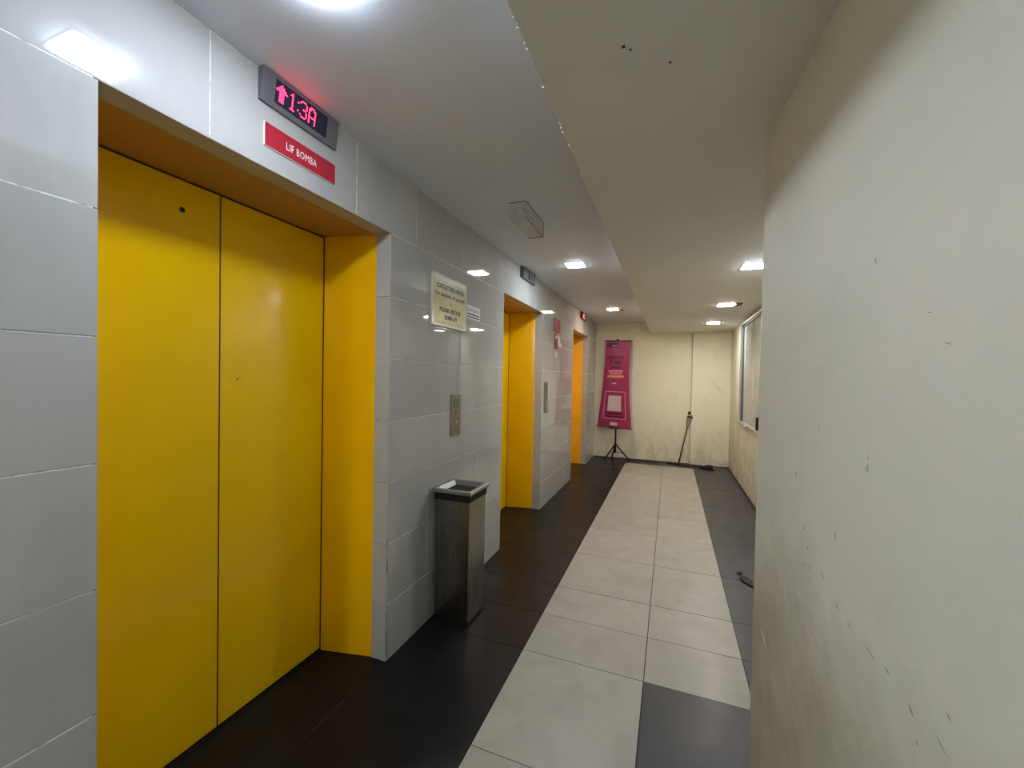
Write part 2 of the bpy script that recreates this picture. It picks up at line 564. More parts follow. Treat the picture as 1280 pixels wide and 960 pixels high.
DARK_MARKS = [((0.400, 1.135), (0.414, 1.131), 0.002), ((0.421, 1.066), (0.423, 1.053), 0.003), ((0.581, 1.112), (0.586, 1.090), 0.003), ((0.447, 1.028), (0.450, 1.018), 0.003),
              ((0.33, 0.948), (0.338, 0.937), 0.003), ((0.426, 0.978), (0.432, 0.970), 0.0035), ((0.459, 0.986), (0.465, 0.976), 0.004), ((0.44, 0.985), (0.447, 0.981), 0.002),
              ((0.590, 0.972), (0.612, 0.958), 0.002), ((0.64, 0.962), (0.66, 0.951), 0.0025), ((0.70, 0.957), (0.745, 0.945), 0.0025), ((0.765, 0.957), (0.782, 0.951), 0.004),
              ((0.826, 0.945), (0.842, 0.930), 0.004), ((0.846, 0.906), (0.852, 0.899), 0.0035), ((0.880, 0.948), (0.915, 0.930), 0.0022), ((0.902, 0.990), (0.914, 0.982), 0.003),
              ((0.263, 0.628), (0.270, 0.620), 0.004), ((0.696, 1.630), (0.704, 1.617), 0.0018), ((0.836, 1.513), (0.852, 1.510), 0.0013), ((0.872, 1.468), (0.892, 1.462), 0.0013),
              ((0.36, 1.19), (0.362, 1.165), 0.002), ((0.52, 1.005), (0.545, 0.985), 0.0015)]
PALE_MARKS = [((0.106, 0.640), (0.178, 0.590), 0.004), ((0.455, 0.862), (0.470, 0.815), 0.002), ((0.488, 0.850), (0.497, 0.808), 0.002), ((0.39, 0.90), (0.42, 0.885), 0.002), ((0.30, 0.86), (0.312, 0.82), 0.0025)]
near_wall_marks('scuff_marks', DARK_MARKS, plain('dark_scuff', (0.33, 0.30, 0.23), 0.8), 0.0006)
near_wall_marks('scratches', PALE_MARKS, plain('bare_plaster_scratch', (0.74, 0.72, 0.64), 0.8), 0.0008)
# dirt-filled joint along the corner of the first pier
bm = bmesh.new()
for z0, z1, w in ((0.44, 0.51, 0.0016), (0.545, 0.60, 0.0008), (0.03, 0.15, 0.0018), (0.20, 0.24, 0.001)):
    add_box(bm, XL - 0.002, XL + 0.0008, 1.6495, 1.6495 + 2 * w, z0, z1)
o = obj('chipped_joint', bm, M_INK, wall_left)
o['kind'] = 'stuff'
structure(obj('wall_front', box(-1.80, 1.05, Y_BEHIND - 0.12, Y_BEHIND, -0.02, ZC + 0.1), M_NEAR), 'added plaster wall behind the viewer, closing the corridor for bounce light')  # unseen wall added to close the corridor and bounce light back

# dark skirting strips
M_SKIRT = plain('dark_skirting', (0.045, 0.04, 0.035), 0.6)
structure(obj('baseboard_right', box(XR - 0.008, XR, 1.62, YB - 0.055, -0.003, 0.03), M_SKIRT), 'low dark skirting under the window wall')
bm = bmesh.new()
add_box(bm, XL, 0.328, YB - 0.008, YB, -0.003, 0.014)
add_box(bm, 0.322, XR - 0.008, YB - 0.063, YB - 0.055, -0.003, 0.014)
structure(obj('baseboard_back', bm, M_SKIRT), 'low dark skirting along the back wall')

# ------------------------------------------------------------------ window
M_GLASS = NT('streaked_window_glass')
g = M_GLASS
pane_streaks = g.ramp(g.noise(7, 6, 0.6, g.mapping((1, 1, 0.10))), 0.3, 0.75, (0.32, 0.325, 0.30, 1), (0.50, 0.50, 0.45, 1))  # upright grey streaks mixed into the pane colour
g.color(pane_streaks)
g.set(Roughness=0.07)
g.b.inputs['Transmission Weight'].default_value = 0.25
M_GLASS = g.m
win = structure(obj('window_1', box(XR + 0.02, XR + 0.10, WY0 - 0.0, WY0 + 0.004, WZ0, WZ1), M_ALU), 'aluminium framed window with streaky panes in the right wall')
def alu(name, *a, bevel=0.003, mat=None):
    return obj(name, box(*a, bevel), mat or M_ALU, win)
FX0, FX1 = XR - 0.020, XR + 0.05
alu('frame_rail', FX0, FX1, WY0, WY1, WZ1 - 0.022, WZ1)
alu('frame_rail', FX0, FX1, WY0, WY1, WZ0, WZ0 + 0.022)
alu('frame_stile', FX0, FX1, WY1 - 0.03, WY1, WZ0 + 0.022, WZ1 - 0.022)
alu('frame_stile', FX0, FX1, WY0, WY0 + 0.03, WZ0 + 0.022, WZ1 - 0.022)
y0, y1 = WY0 + 0.03, WY1 - 0.03
alu('pane', XR + 0.012, XR + 0.018, y0, y1, WZ0 + 0.022, WZ1 - 0.022, bevel=0, mat=M_GLASS)
for a in ((y1 - 0.075, y1, WZ0 + 0.022, WZ1 - 0.022), (y0, y1, WZ1 - 0.040, WZ1 - 0.022)):
    obj('gasket', box(XR + 0.002, XR + 0.0115, *a), plain('grey_gasket', (0.07, 0.07, 0.075), 0.5), win)
alu('glazing_bead', XR + 0.008, XR + 0.0115, 5.18, 5.190, WZ0 + 0.022, WZ1 - 0.022)
alu('casement_handle', XR - 0.050, XR - 0.022, 5.60, 5.80, WZ0 + 0.002, WZ0 + 0.024)
alu('latch', XR - 0.03, XR + 0.0115, 5.09, 5.125, WZ0 + 0.03, WZ0 + 0.17, mat=M_BLACK)

# ------------------------------------------------------------------ lift doors
def lift_door(n, a, b, label, hole=False):
    d = structure(obj('door_%d' % n, box(XD - 0.058, XD - 0.040, a, b, 0.002, ZO + 0.004), M_DARKGAP), label)
    sp = 0.057
    mid = (a + b) / 2 - 0.022
    zt = ZO - 0.006
    for y0, y1 in ((a + 0.012, mid - 0.0016), (mid + 0.0016, b - sp + 0.01)):
        obj('door_panel', box(XD - 0.036, XD, y0, y1, 0.012, zt, 0.0015, 1), M_YELLOW, d)
    # splayed jambs and the head lining
    for s in (0, 1):
        bm = bmesh.new()
        if s == 0:
            p = [(XJ, a), (XJ, a - 0.008), (XD + 0.004, a - 0.008), (XD + 0.004, a + sp - 0.045)]
        else:
            p = [(XJ, b), (XD + 0.004, b - sp), (XD + 0.004, b + 0.008), (XJ, b + 0.008)]
        add_hexa(bm, [(x, y, 0.003) for x, y in p] + [(x, y, ZO - 0.001) for x, y in p])
        obj('jamb', bm, M_JAMB_ORANGE if n == 3 else M_JAMB, d)
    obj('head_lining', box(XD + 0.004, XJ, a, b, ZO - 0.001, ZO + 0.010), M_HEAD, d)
    for nm, q in (('gap_seal', (XD, XD + 0.0035, b - sp - 0.0045, b - sp, 0.004, ZO - 0.002)), ('gap_seal', (XD, XD + 0.0035, a + 0.002, b - sp - 0.0045, ZO - 0.006, ZO - 0.002)), ('gap_seal', (XD - 0.02, XD + 0.0006, mid - 0.0022, mid + 0.0022, 0.012, ZO - 0.008))):
        obj(nm, box(*q), M_DARKGAP, d)
    obj('sill', box(XD - 0.036, XD + 0.012, a, b, -0.002, 0.004), M_BLACK, d, label='black door sill')
    if hole:
        bm = bmesh.new()
        add_tube(bm, [(XD - 0.004, 0.948, 1.983), (XD + 0.0012, 0.948, 1.983)], 0.0095, 16)
        obj('key_hole', bm, M_BLACK, d, label='round black release hole')
        bm = bmesh.new()
        add_tube(bm, [(XD - 0.001, 1.153, 1.381), (XD + 0.0006, 1.153, 1.381)], 0.004, 8)
        add_tube(bm, [(XD - 0.001, 1.163, 1.386), (XD + 0.0006, 1.163, 1.386)], 0.0025, 8)
        obj('paint_chip', bm, M_INK, d)
    return d
lift_door(1, *OPEN[0], 'nearest yellow lift door of two panels, release hole at its top', hole=True)
lift_door(2, *OPEN[1], 'middle yellow lift door beyond the steel bin')
lift_door(3, *OPEN[2], 'farthest yellow lift door beside the pink banner')

# ------------------------------------------------------------------ ceiling lamps
def lamp(x, y, zc, col, level, label, size=0.165, deep=0.007):
    t = thing('ceiling_lamp', label, 'lamp', (x, y, zc), 0, 'square panel lamps on the ceiling')
    s = size / 2
    bm = bmesh.new()
    for a in ((-s, s, -s, -s + 0.008), (-s, s, s - 0.008, s), (-s, -s + 0.008, -s + 0.008, s - 0.008), (s - 0.008, s, -s + 0.008, s - 0.008)):
        add_box(bm, *a, -0.004, 0)
    obj('frame', bm, M_WHITE, t)
    i = s - 0.0085
    obj('diffuser', box(-i, i, -i, i, -deep, -0.001, 0.002), emitter('lamp_light_' + '_'.join(label.split()[:3]), col, level), t)
    return t
lamp(-0.818, 0.75, ZC, BLUISH, LAMP_LEVELS['near'], 'cool square panel lamp above the nearest lift door, mostly out of frame', deep=0.016)
lamp(-0.805, 3.575, ZC, COOL, LAMP_LEVELS['middle'], 'cool square panel lamp in front of the middle lift')
lamp(-0.795, 6.00, ZC, WARM, LAMP_LEVELS['far'], 'warm square panel lamp in front of the farthest lift')
lamp(0.525, 3.26, ZS, COOL, LAMP_LEVELS['right_near'], 'white square panel lamp in the bulkhead, beside the near wall corner')
lamp(0.52, 4.85, ZS, WARM, LAMP_LEVELS['right_warm'], 'warm square panel lamp in the bulkhead with a dark box beside it')
lamp(0.53, 6.30, ZS, NEUTRAL, LAMP_LEVELS['right_far'], 'white square panel lamp in the bulkhead nearest the back wall')
lamp(-0.81, -1.75, ZC, COOL, LAMP_LEVELS['back'], 'added square panel lamp behind the viewer, unseen fill light')  # unseen lamp added behind the camera to fill the lobby with light

tag(obj('ceiling_sensor', box(0.608, 0.668, 4.76, 4.90, ZS - 0.012, ZS, 0.003), M_BLACK), 'flat dark box on the bulkhead right of the warm lamp', 'sensor')
tag(obj('ceiling_sensor', box(-0.690, -0.660, 6.03, 6.13, ZC - 0.014, ZC, 0.003), M_BLACK), 'small dark box on the upper ceiling right of the farthest warm lamp', 'sensor')

# emergency light: a clear acrylic cover on the ceiling
t = thing('emergency_light', 'clear boxy emergency light unit on the ceiling between first and second lift', 'lamp', (-0.835, 2.375, ZC))
ma = NT('clear_acrylic')
tr = ma.n('ShaderNodeBsdfTransparent'); tr.inputs[0].default_value = (0.975, 0.975, 0.975, 1)
ma.color((0.6, 0.6, 0.6)); ma.set(Roughness=0.2)
mx = ma.n('ShaderNodeMixShader'); mx.inputs[0].default_value = 0.06
ma.l(tr.outputs[0], mx.inputs[1]); ma.l(ma.b.outputs[0], mx.inputs[2]); ma.l(mx.outputs[0], ma.out.inputs[0])
obj('base_plate', box(-0.05, 0.05, -0.175, 0.175, -0.008, 0, 0.002), M_CEIL, t)
bm = bmesh.new()
a, b, zb = 0.05, 0.175, -0.088
for q in ((-a, -a + 0.003, -b, b, zb, -0.012), (a - 0.003, a, -b, b, zb, -0.012), (-a, a, -b, -b + 0.003, zb, -0.012), (-a, a, b - 0.003, b, zb, -0.012), (-a, a, -b, b, zb - 0.003, zb)):
    add_box(bm, *q)
obj('cover', bm, ma.m, t)
bm = bmesh.new()
for q in ((-a - 0.001, a + 0.001, b - 0.004, b + 0.001, zb - 0.004, zb + 0.001), (a - 0.003, a + 0.001, -b, b, zb - 0.004, zb + 0.0),
          (a - 0.002, a + 0.001, b - 0.002, b + 0.001, zb, -0.001), (a - 0.001, a + 0.002, -b, b, -0.006, -0.001), (-a, a, -b - 0.001, -b + 0.002, -0.006, -0.001)):
    add_box(bm, *q)
obj('edge_trim', bm, plain('grey_edge_trim', (0.11, 0.11, 0.11), 0.4), t)
bm = bmesh.new()
add_tube(bm, [(0, -0.14, -0.035), (0, 0.14, -0.035)], 0.013, 12)
obj('light_tube', bm, M_CEIL, t, smooth=True)
obj('gear_tray', box(-0.028, 0.028, -0.15, 0.15, -0.020, -0.008), M_CEIL, t)

# ------------------------------------------------------------------ lift indicators
def on_wall(me, y, z, x):
    """stand a mesh drawn in XY up on the lift wall: local x -> +Y, local y -> +Z, facing +X"""
    for v in me.vertices:
        v.co = Vector((x + v.co.z, y + v.co.x, z + v.co.y))
    return me

def wall_text(body, y, z, w, h, mat, parent, x, spacing=1.0, bold=0.0):
    me = text_mesh(body, 0.05, spacing=spacing, extrude=0.0002, bold=bold)
    fit_text(me, w, h)
    on_wall(me, y, z, x)
    me.materials.append(mat)
    o = bpy.data.objects.new('lettering', me)
    return link(o, parent)

GLYPHS = {
    '^': ["0001000", "0011100", "0111110", "1111111", "0011100", "0011100", "0011100", "0011100", "0011100"],
    '1': ["00100", "01100", "00100", "00100", "00100", "00100", "00100", "00100", "01110"],
    ':': ["0", "0", "1", "0", "0", "0", "1", "0", "0"],
    '3': ["01110", "10001", "00001", "00001", "00110", "00001", "00001", "10001", "01110"],
    'A': ["01110", "11011", "10001", "10001", "10001", "11111", "10001", "10001", "10001"],
}
M_GREYMETAL = plain('grey_indicator_metal', (0.155, 0.15, 0.165), 0.4, 0.2)
M_SCREEN = plain('dark_display_glass', (0.022, 0.027, 0.05), 0.12)

t = thing('floor_indicator', 'dark grey lift indicator glowing red with an up arrow, above the red sign', 'display', (XL, 1.128, 2.35), 0, 'floor indicators above the lifts')
bm = bmesh.new()
lo, hi, hw, hr = -0.050, 0.054, 0.168, 0.156
add_hexa(bm, [(0.0, -hw, lo), (0.010, -hw, lo), (0.010, hr, lo), (0.0, hr, lo), (0.0, -hw, hi), (0.026, -hw, hi), (0.026, hr, hi), (0.0, hr, hi)])
obj('housing', bm, M_GREYMETAL, t)
slope = 0.016 / (hi - lo)
face = lambda z: 0.010 + (z - lo) * slope
bm = bmesh.new()
s0, s1, z0, z1 = -0.120, 0.100, -0.033, 0.042
add_hexa(bm, [(face(z0) - 0.004, s0, z0), (face(z0) + 0.0012, s0, z0), (face(z0) + 0.0012, s1, z0), (face(z0) - 0.004, s1, z0),
              (face(z1) - 0.004, s0, z1), (face(z1) + 0.0012, s0, z1), (face(z1) + 0.0012, s1, z1), (face(z1) - 0.004, s1, z1)])
obj('screen', bm, M_SCREEN, t)
bm = bmesh.new()
pitch = 0.0064
cur = -0.120 + 0.001
for ch in '^1:3A':
    gl = GLYPHS[ch]
    for r, row in enumerate(gl):
        for c, on in enumerate(row):
            if on == '1':
                y = cur + (c + 0.5) * pitch; z = 0.031 - r * pitch
                x = face(z) + 0.0018
                vs = [bm.verts.new((x + 0.0008, y + 0.0027 * math.cos(q), z + 0.0027 * math.sin(q))) for q in [k * math.pi / 3 for k in range(6)]]
                bm.faces.new(vs)
                w2 = [bm.verts.new((x, y + 0.0031 * math.cos(q), z + 0.0031 * math.sin(q))) for q in [k * math.pi / 3 for k in range(6)]]
                for k in range(6):
                    bm.faces.new((w2[k], w2[(k + 1) % 6], vs[(k + 1) % 6], vs[k]))
    cur += (len(gl[0]) + (0.6 if ch in '^1:' else 0.9)) * pitch
lo_ = obj('lit_digits', bm, emitter('red_led', (1.0, 0.018, 0.065), 0.75), t, label='glowing pink red arrow and characters 1:3A')

t = thing('floor_indicator', 'plain grey lift indicator above the middle lift opening', 'display', (XL, 3.648, 2.355), 0, 'floor indicators above the lifts')
obj('housing', box(0, 0.022, -0.185, 0.185, -0.05, 0.05, 0.003), plain('pale_indicator_metal', (0.12, 0.12, 0.125), 0.5, spec=0.25), t)
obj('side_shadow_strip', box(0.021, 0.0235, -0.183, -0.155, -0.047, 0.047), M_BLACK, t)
obj('screen', box(0.021, 0.023, -0.02, 0.02, -0.034, 0.038), M_SCREEN, t)
for y in (-0.12, -0.085, -0.05):
    obj('rib', box(0.021, 0.0245, y - 0.008, y + 0.008, -0.047, 0.047, 0.001, 1), plain('indicator_rib', (0.15, 0.15, 0.155), 0.5, spec=0.25), t)

t = thing('floor_indicator', 'red framed indicator with a white mark above the farthest lift', 'display', (XL, 6.25, 2.355), 0, 'floor indicators above the lifts')
obj('housing', box(0, 0.022, -0.18, 0.18, -0.055, 0.048, 0.003), plain('maroon_indicator_body', (0.22, 0.012, 0.03), 0.5, spec=0.2), t)
obj('lit_mark', box(0.0215, 0.024, -0.07, 0.06, -0.036, 0.034), plain('indicator_white', (0.85, 0.76, 0.78), 0.6), t)
obj('lit_mark', box(0.0235, 0.0255, -0.012, 0.022, -0.028, 0.012), M_RED, t)

# ------------------------------------------------------------------ signs and plates on the lift wall
t = thing('lift_sign', 'red plate reading LIF BOMBA above the nearest lift door', 'sign', (XL, 1.1325, 2.2025))
obj('plate', box(0, 0.005, -0.153, 0.153, -0.039, 0.039, 0.0008, 1), M_LETTER, t)
obj('red_face', box(0.0045, 0.0056, -0.1505, 0.1525, -0.0375, 0.0385), M_RED, t)
wall_text('LIF BOMBA', -0.004, -0.001, 0.132, 0.026, M_LETTER, t, 0.0058, 1.1)

M_CREAM = NT('yellowed_notice_sheet')
q = M_CREAM
M_CREAM.color(q.mix(q.ramp(q.noise(9, 6, 0.65), 0.4, 0.7), (0.55, 0.48, 0.24), (0.43, 0.36, 0.15)))
q.set(Roughness=0.25)
q.bump(q.noise(14, 3), 0.25, 0.004)
M_CREAM = q.m
M_CLEAR = plain('worn_clear_border', (0.62, 0.60, 0.46), 0.15)
t = thing('notice_board', 'yellowed framed notice addressed to contractors and movers on the tiles', 'sign', (XL, 2.206, 1.850))
obj('backing', box(0, 0.016, -0.205, 0.205, -0.152, 0.152, 0.002, 1), M_CLEAR, t)
obj('sheet', box(0.0155, 0.0168, -0.192, 0.192, -0.136, 0.139), M_CREAM, t)
obj('rule', box(0.0166, 0.0172, -0.165, 0.165, 0.112, 0.1135), M_INK, t)
obj('rule', box(0.0166, 0.0172, -0.15, 0.15, -0.1275, -0.1260), M_INK, t)
wall_text('CONTRACTORS & MOVERS', 0.0, 0.084, 0.325, 0.030, M_INK, t, 0.0172, 1.04, 0.04)
wall_text('For booking of cargolift', 0.0, 0.034, 0.355, 0.030, M_INK, t, 0.0172, 1.04, 0.04)
wall_text('&', 0.004, -0.008, 0.016, 0.022, M_INK, t, 0.0172)
wall_text('PLEASE USE THE', -0.005, -0.050, 0.25, 0.026, M_INK, t, 0.0172, 1.04, 0.04)
wall_text('BOMBA LIFT', 0.005, -0.092, 0.15, 0.026, M_INK, t, 0.0172, 1.04, 0.04)
for y in (-0.198, 0.198):
    for z in (-0.145, 0.145):
        bm = bmesh.new()
        add_tube(bm, [(0.015, y, z), (0.0185, y, z)], 0.005, 10)
        obj('corner_screw', bm, M_RIMSTEEL, t)

t = thing('sticker', 'small white sticker with black lines beside the yellowed notice', 'sticker', (XL, 2.545, 1.843))
obj('sheet', box(0, 0.002, -0.103, 0.103, -0.045, 0.045), plain('sticker_white', (0.62, 0.62, 0.61), 0.35), t)
wall_text('Emergency', 0, 0.014, 0.175, 0.030, plain('grey_ink', (0.12, 0.12, 0.12), 0.5), t, 0.0026)
obj('rule', box(0.0018, 0.0026, -0.09, 0.09, -0.018, -0.009), M_INK, t)
obj('rule', box(0.0018, 0.0026, -0.09, 0.09, -0.036, -0.028), M_INK, t)

def call_panel(y, z0, z1, label, dark=False):
    t = thing('call_panel', label, 'panel', (XL, y, (z0 + z1) / 2), 0, 'call panels on the lift wall')
    h = (z1 - z0) / 2
    obj('plate', box(0, 0.008, -0.060, 0.060, -h, h, 0.002, 2), M_PANEL, t)
    for z in (-0.005 + 0.02, -0.045):
        bm = bmesh.new()
        add_tube(bm, [(0.006, 0.0, z), (0.0115, 0.0, z)], 0.013, 18)
        b_ = obj('button', bm, M_RIMSTEEL, t)
        bm = bmesh.new()
        add_tube(bm, [(0.0105, 0.0, z), (0.0122, 0.0, z)], 0.007, 14)
        obj('button_mark', bm, plain('button_light', (0.6, 0.55, 0.45), 0.4) if z < 0 else M_BLACK, b_)
    for z in (-h + 0.015, h - 0.015):
        bm = bmesh.new()
        add_tube(bm, [(0.007, 0.0, z), (0.0092, 0.0, z)], 0.004, 10)
        obj('screw', bm, M_RIMSTEEL, t)
    obj('inset', box(0.0075, 0.0088, -0.042, 0.042, 0.045, h - 0.03), plain('panel_inset', (0.16, 0.15, 0.135), 0.35, 0.5), t)
    return t
M_PANEL = steel_material('dull_panel_steel', (0.30, 0.275, 0.23), 0.35, 0.5)
call_panel(2.311, 1.032, 1.294, 'upright steel lift call panel above the waste bin')
call_panel(4.34, 1.030, 1.358, 'upright steel lift call panel between the second and third lift')

t = thing('safety_sticker', 'upper red sticker with pale markings between the second and third lift', 'sticker', (XL, 4.757, 2.028))
obj('sheet', box(0, 0.003, -0.153, 0.153, -0.08, 0.08), plain('sticker_red', (0.27, 0.018, 0.035), 0.6, spec=0.15), t)
M_PINKINK = plain('faded_pink_ink', (0.42, 0.12, 0.14), 0.6, spec=0.15)
for y, z, w, h_ in ((-0.02, 0.045, 0.10, 0.014), (0.02, 0.02, 0.13, 0.008), (-0.01, -0.005, 0.14, 0.008), (0.0, -0.032, 0.12, 0.008), (0.03, -0.055, 0.09, 0.008)):
    obj('rule', box(0.0028, 0.0036, y - w / 2, y + w / 2, z - h_ / 2, z + h_ / 2), M_PINKINK, t)
t = thing('safety_sticker', 'narrow red sticker with a white symbol below the larger red sticker', 'sticker', (XL, 4.73, 1.842))
obj('sheet', box(0, 0.003, -0.075, 0.075, -0.088, 0.088), plain('sticker_dark_red', (0.23, 0.016, 0.03), 0.6, spec=0.15), t)
obj('symbol', box(0.0028, 0.0036, -0.028, 0.028, 0.022, 0.070), M_LETTER, t)
obj('symbol', box(0.0034, 0.0042, -0.009, 0.009, 0.022, 0.050), M_RED, t)
for z in (-0.01, -0.035, -0.06):
    obj('rule', box(0.0028, 0.0036, -0.05, 0.05, z - 0.005, z + 0.005), M_PINKINK, t)
t = thing('paper_label', 'small white paper label lowest under the red stickers', 'label', (XL, 4.735, 1.685))
obj('sheet', box(0, 0.0015, -0.06, 0.055, -0.034, 0.034), plain('label_paper', (0.62, 0.58, 0.54), 0.6), t)
for z in (-0.018, 0.0, 0.018):
    obj('rule', box(0.0012, 0.002, -0.045, 0.04, z - 0.004, z + 0.004), plain('label_ink', (0.3, 0.27, 0.25), 0.6), t)

# ------------------------------------------------------------------ waste bin
t = thing('waste_bin', 'tall square stainless steel waste bin standing against the tiled wall', 'bin', (-1.141, 2.16, 0.0))
hb = 0.108
obj('body', box(-hb, hb, -hb, hb, 0.012, 0.705, 0.004, 2), M_STEEL, t)
obj('base', box(-hb + 0.006, hb - 0.006, -hb + 0.006, hb - 0.006, 0.0, 0.014), M_BLACK, t, label='black foot plinth')
bm = bmesh.new()
add_box(bm, -hb - 0.004, hb + 0.004, -hb - 0.004, hb + 0.004, 0.700, 0.742)
obj('band', bm, plain('black_band', (0.008, 0.0075, 0.0075), 0.6, spec=0.2), t, label='black band under the rim')
bm = bmesh.new()
o_, i_, d_ = 0.125, 0.104, 0.050
def ring4(s, z):
    return [bm.verts.new((x * s, y * s, z)) for x, y in ((-1, -1), (1, -1), (1, 1), (-1, 1))]
ra = ring4(o_ - 0.003, 0.741); rb = ring4(o_, 0.747); rc = ring4(o_, 0.760); rd = ring4(o_ - 0.004, 0.764); re = ring4(i_, 0.764); rf = ring4(d_, 0.722)
for p, q in ((ra, rb), (rb, rc), (rc, rd), (rd, re), (re, rf)):
    for k in range(4):
        bm.faces.new((p[k], p[(k + 1) % 4], q[(k + 1) % 4], q[k]))
rg = ring4(d_, 0.719); rh = ring4(o_ - 0.01, 0.7405)
for p, q in ((rf, rg), (rg, rh), (rh, ra)):
    for k in range(4):
        bm.faces.new((p[k], p[(k + 1) % 4], q[(k + 1) % 4], q[k]))
obj('rim', bm, M_RIMSTEEL, t, label='funnel shaped steel rim around a square opening')
bm = bmesh.new()
add_box(bm, -d_ - 0.002, d_ + 0.002, -d_ - 0.002, d_ + 0.002, 0.712, 0.7205)
bmv = obj('opening', bm, plain('dark_opening', (0.003, 0.003, 0.003), 0.9, spec=0.0), t)

# ------------------------------------------------------------------ pink banner on a tripod
t = thing('banner_stand', 'tall pink promotional banner on a black tripod in the far left corner', 'banner', (-0.885, 7.32, 0.0))
ORG = Vector((-0.885, 7.32, 0.0))
TL, TR = Vector((-1.072, 7.29, 2.068)), Vector((-0.640, 7.33, 2.068))
BL, BR = Vector((-1.205, 7.42, 0.575)), Vector((-0.598, 7.13, 0.575))
def S(u, v, off=0.0):
    e = v * v * (3 - 2 * v) * 0.35 + v * 0.65
    tp = TL.lerp(TR, u); bt = BL.lerp(BR, u)
    p = tp.lerp(bt, v)
    q = tp.lerp(bt, e)
    p = Vector((q.x * 0.5 + p.x * 0.5, p.y, p.z))
    p.x += 0.022 * math.sin(math.pi * v) * (1 - 2 * u) * (1 if u < 0.5 else 1.6)
    p.y += 0.010 * math.sin(9 * u + 5 * v) * math.sin(math.pi * v) - off
    return p - ORG
NU, NV = 24, 60
def sheet(u0, u1, v0, v1, off, mat, name, nu=None, nv=None, thick=0.0008):
    nu = nu or max(1, int(NU * (u1 - u0) + 0.99)); nv = nv or max(1, int(NV * (v1 - v0) + 0.99))
    bm = bmesh.new()
    g0 = [[bm.verts.new(S(u0 + (u1 - u0) * i / nu, v0 + (v1 - v0) * j / nv, off)) for i in range(nu + 1)] for j in range(nv + 1)]
    g1 = [[bm.verts.new(S(u0 + (u1 - u0) * i / nu, v0 + (v1 - v0) * j / nv, off - thick)) for i in range(nu + 1)] for j in range(nv + 1)]
    for j in range(nv):
        for i in range(nu):
            bm.faces.new((g0[j][i], g0[j][i + 1], g0[j + 1][i + 1], g0[j + 1][i]))
            bm.faces.new((g1[j][i], g1[j + 1][i], g1[j + 1][i + 1], g1[j][i + 1]))
    for j in range(nv):
        bm.faces.new((g0[j][0], g0[j + 1][0], g1[j + 1][0], g1[j][0]))
        bm.faces.new((g0[j][nu], g1[j][nu], g1[j + 1][nu], g0[j + 1][nu]))
    for i in range(nu):
        bm.faces.new((g0[0][i], g1[0][i], g1[0][i + 1], g0[0][i + 1]))
        bm.faces.new((g0[nv][i], g0[nv][i + 1], g1[nv][i + 1], g1[nv][i]))
    return obj(name, bm, mat, None, smooth=False)
M_PINK = NT('pink_banner_cloth')
q = M_PINK
q.color(q.mix(q.ramp(q.noise(3, 3), 0.35, 0.65), (0.36, 0.030, 0.115), (0.31, 0.025, 0.10)))
q.set(Roughness=0.5)
q.bump(q.noise(4, 2), 0.15, 0.02)
M_PINK = q.m
fab = sheet(0, 1, 0, 1, 0, M_PINK, 'cloth')
fab.parent = t
M_MAROON = plain('maroon_print', (0.085, 0.004, 0.02), 0.5)
M_PALEPINK = plain('pale_pink_print', (0.72, 0.30, 0.42), 0.5)
M_ORANGE = plain('orange_print', (0.75, 0.33, 0.10), 0.5)
def decal(name, u0, u1, v0, v1, mat, off=0.003):
    o = sheet(u0, u1, v0, v1, off, mat, name)
    o.parent = fab
    return o
def btext(body, uc, vc, w, h, mat):
    me = text_mesh(body, 0.1, bold=0.045)
    fit_text(me, w, h)
    for v in me.vertices:
        v.co = S(uc + v.co.x, vc - v.co.y, 0.0042)
    me.materials.append(mat)
    link(bpy.data.objects.new('lettering', me), fab)
decal('dark_patch', 0.06, 0.50, 0.02, 0.075, M_MAROON)
decal('grey_strip', 0.27, 0.46, 0.050, 0.064, plain('grey_print', (0.35, 0.25, 0.33), 0.5), 0.0042)
btext('KOSONG', 0.44, 0.190, 0.58, 0.042, M_MAROON)
btext('IT ONLY', 0.46, 0.250, 0.52, 0.046, M_MAROON)
btext('JIMAT', 0.46, 0.310, 0.44, 0.040, M_MAROON)
btext('HUBUNGI KAMI', 0.45, 0.350, 0.56, 0.026, M_PALEPINK)
btext('SEKARANG', 0.46, 0.378, 0.48, 0.022, M_PALEPINK)
decal('orange_bar', 0.15, 0.78, 0.400, 0.424, M_ORANGE)
decal('mark', 0.37, 0.44, 0.455, 0.470, M_MAROON)
decal('pale_strip', 0.34, 0.50, 0.485, 0.499, M_PALEPINK)
# the framed box that carries a blank pale square in place of the code
F = (0.13, 0.86, 0.585, 0.905)
for a in ((F[0], F[1], F[2], F[2] + 0.008), (F[0], F[1], F[3] - 0.008, F[3]), (F[0], F[0] + 0.022, F[2], F[3]), (F[1] - 0.022, F[1], F[2], F[3])):
    decal('box_outline', *a, M_PALEPINK)
decal('pale_square', 0.26, 0.71, 0.635, 0.815, plain('pale_print', (0.62, 0.50, 0.53), 0.5))
btext('DAVID', 0.49, 0.842, 0.52, 0.030, M_MAROON)
decal('dark_strip', 0.23, 0.79, 0.872, 0.886, M_MAROON)
decal('white_tab', 0.38, 0.60, 0.945, 0.978, plain('white_tab', (0.72, 0.62, 0.68), 0.5))
def bar(p, q, ext, r, name, mat):
    p, q = Vector(p), Vector(q)
    d = (q - p).normalized()
    bm = bmesh.new()
    add_tube(bm, [p - d * ext, q + d * ext], r, 10)
    return obj(name, bm, mat, t, smooth=False)
bar(S(0, 0) + Vector((0, 0, 0.003)), S(1, 0) + Vector((0, 0, 0.003)), 0.018, 0.009, 'top_bar', plain('dark_maroon_bar', (0.06, 0.02, 0.03), 0.4))
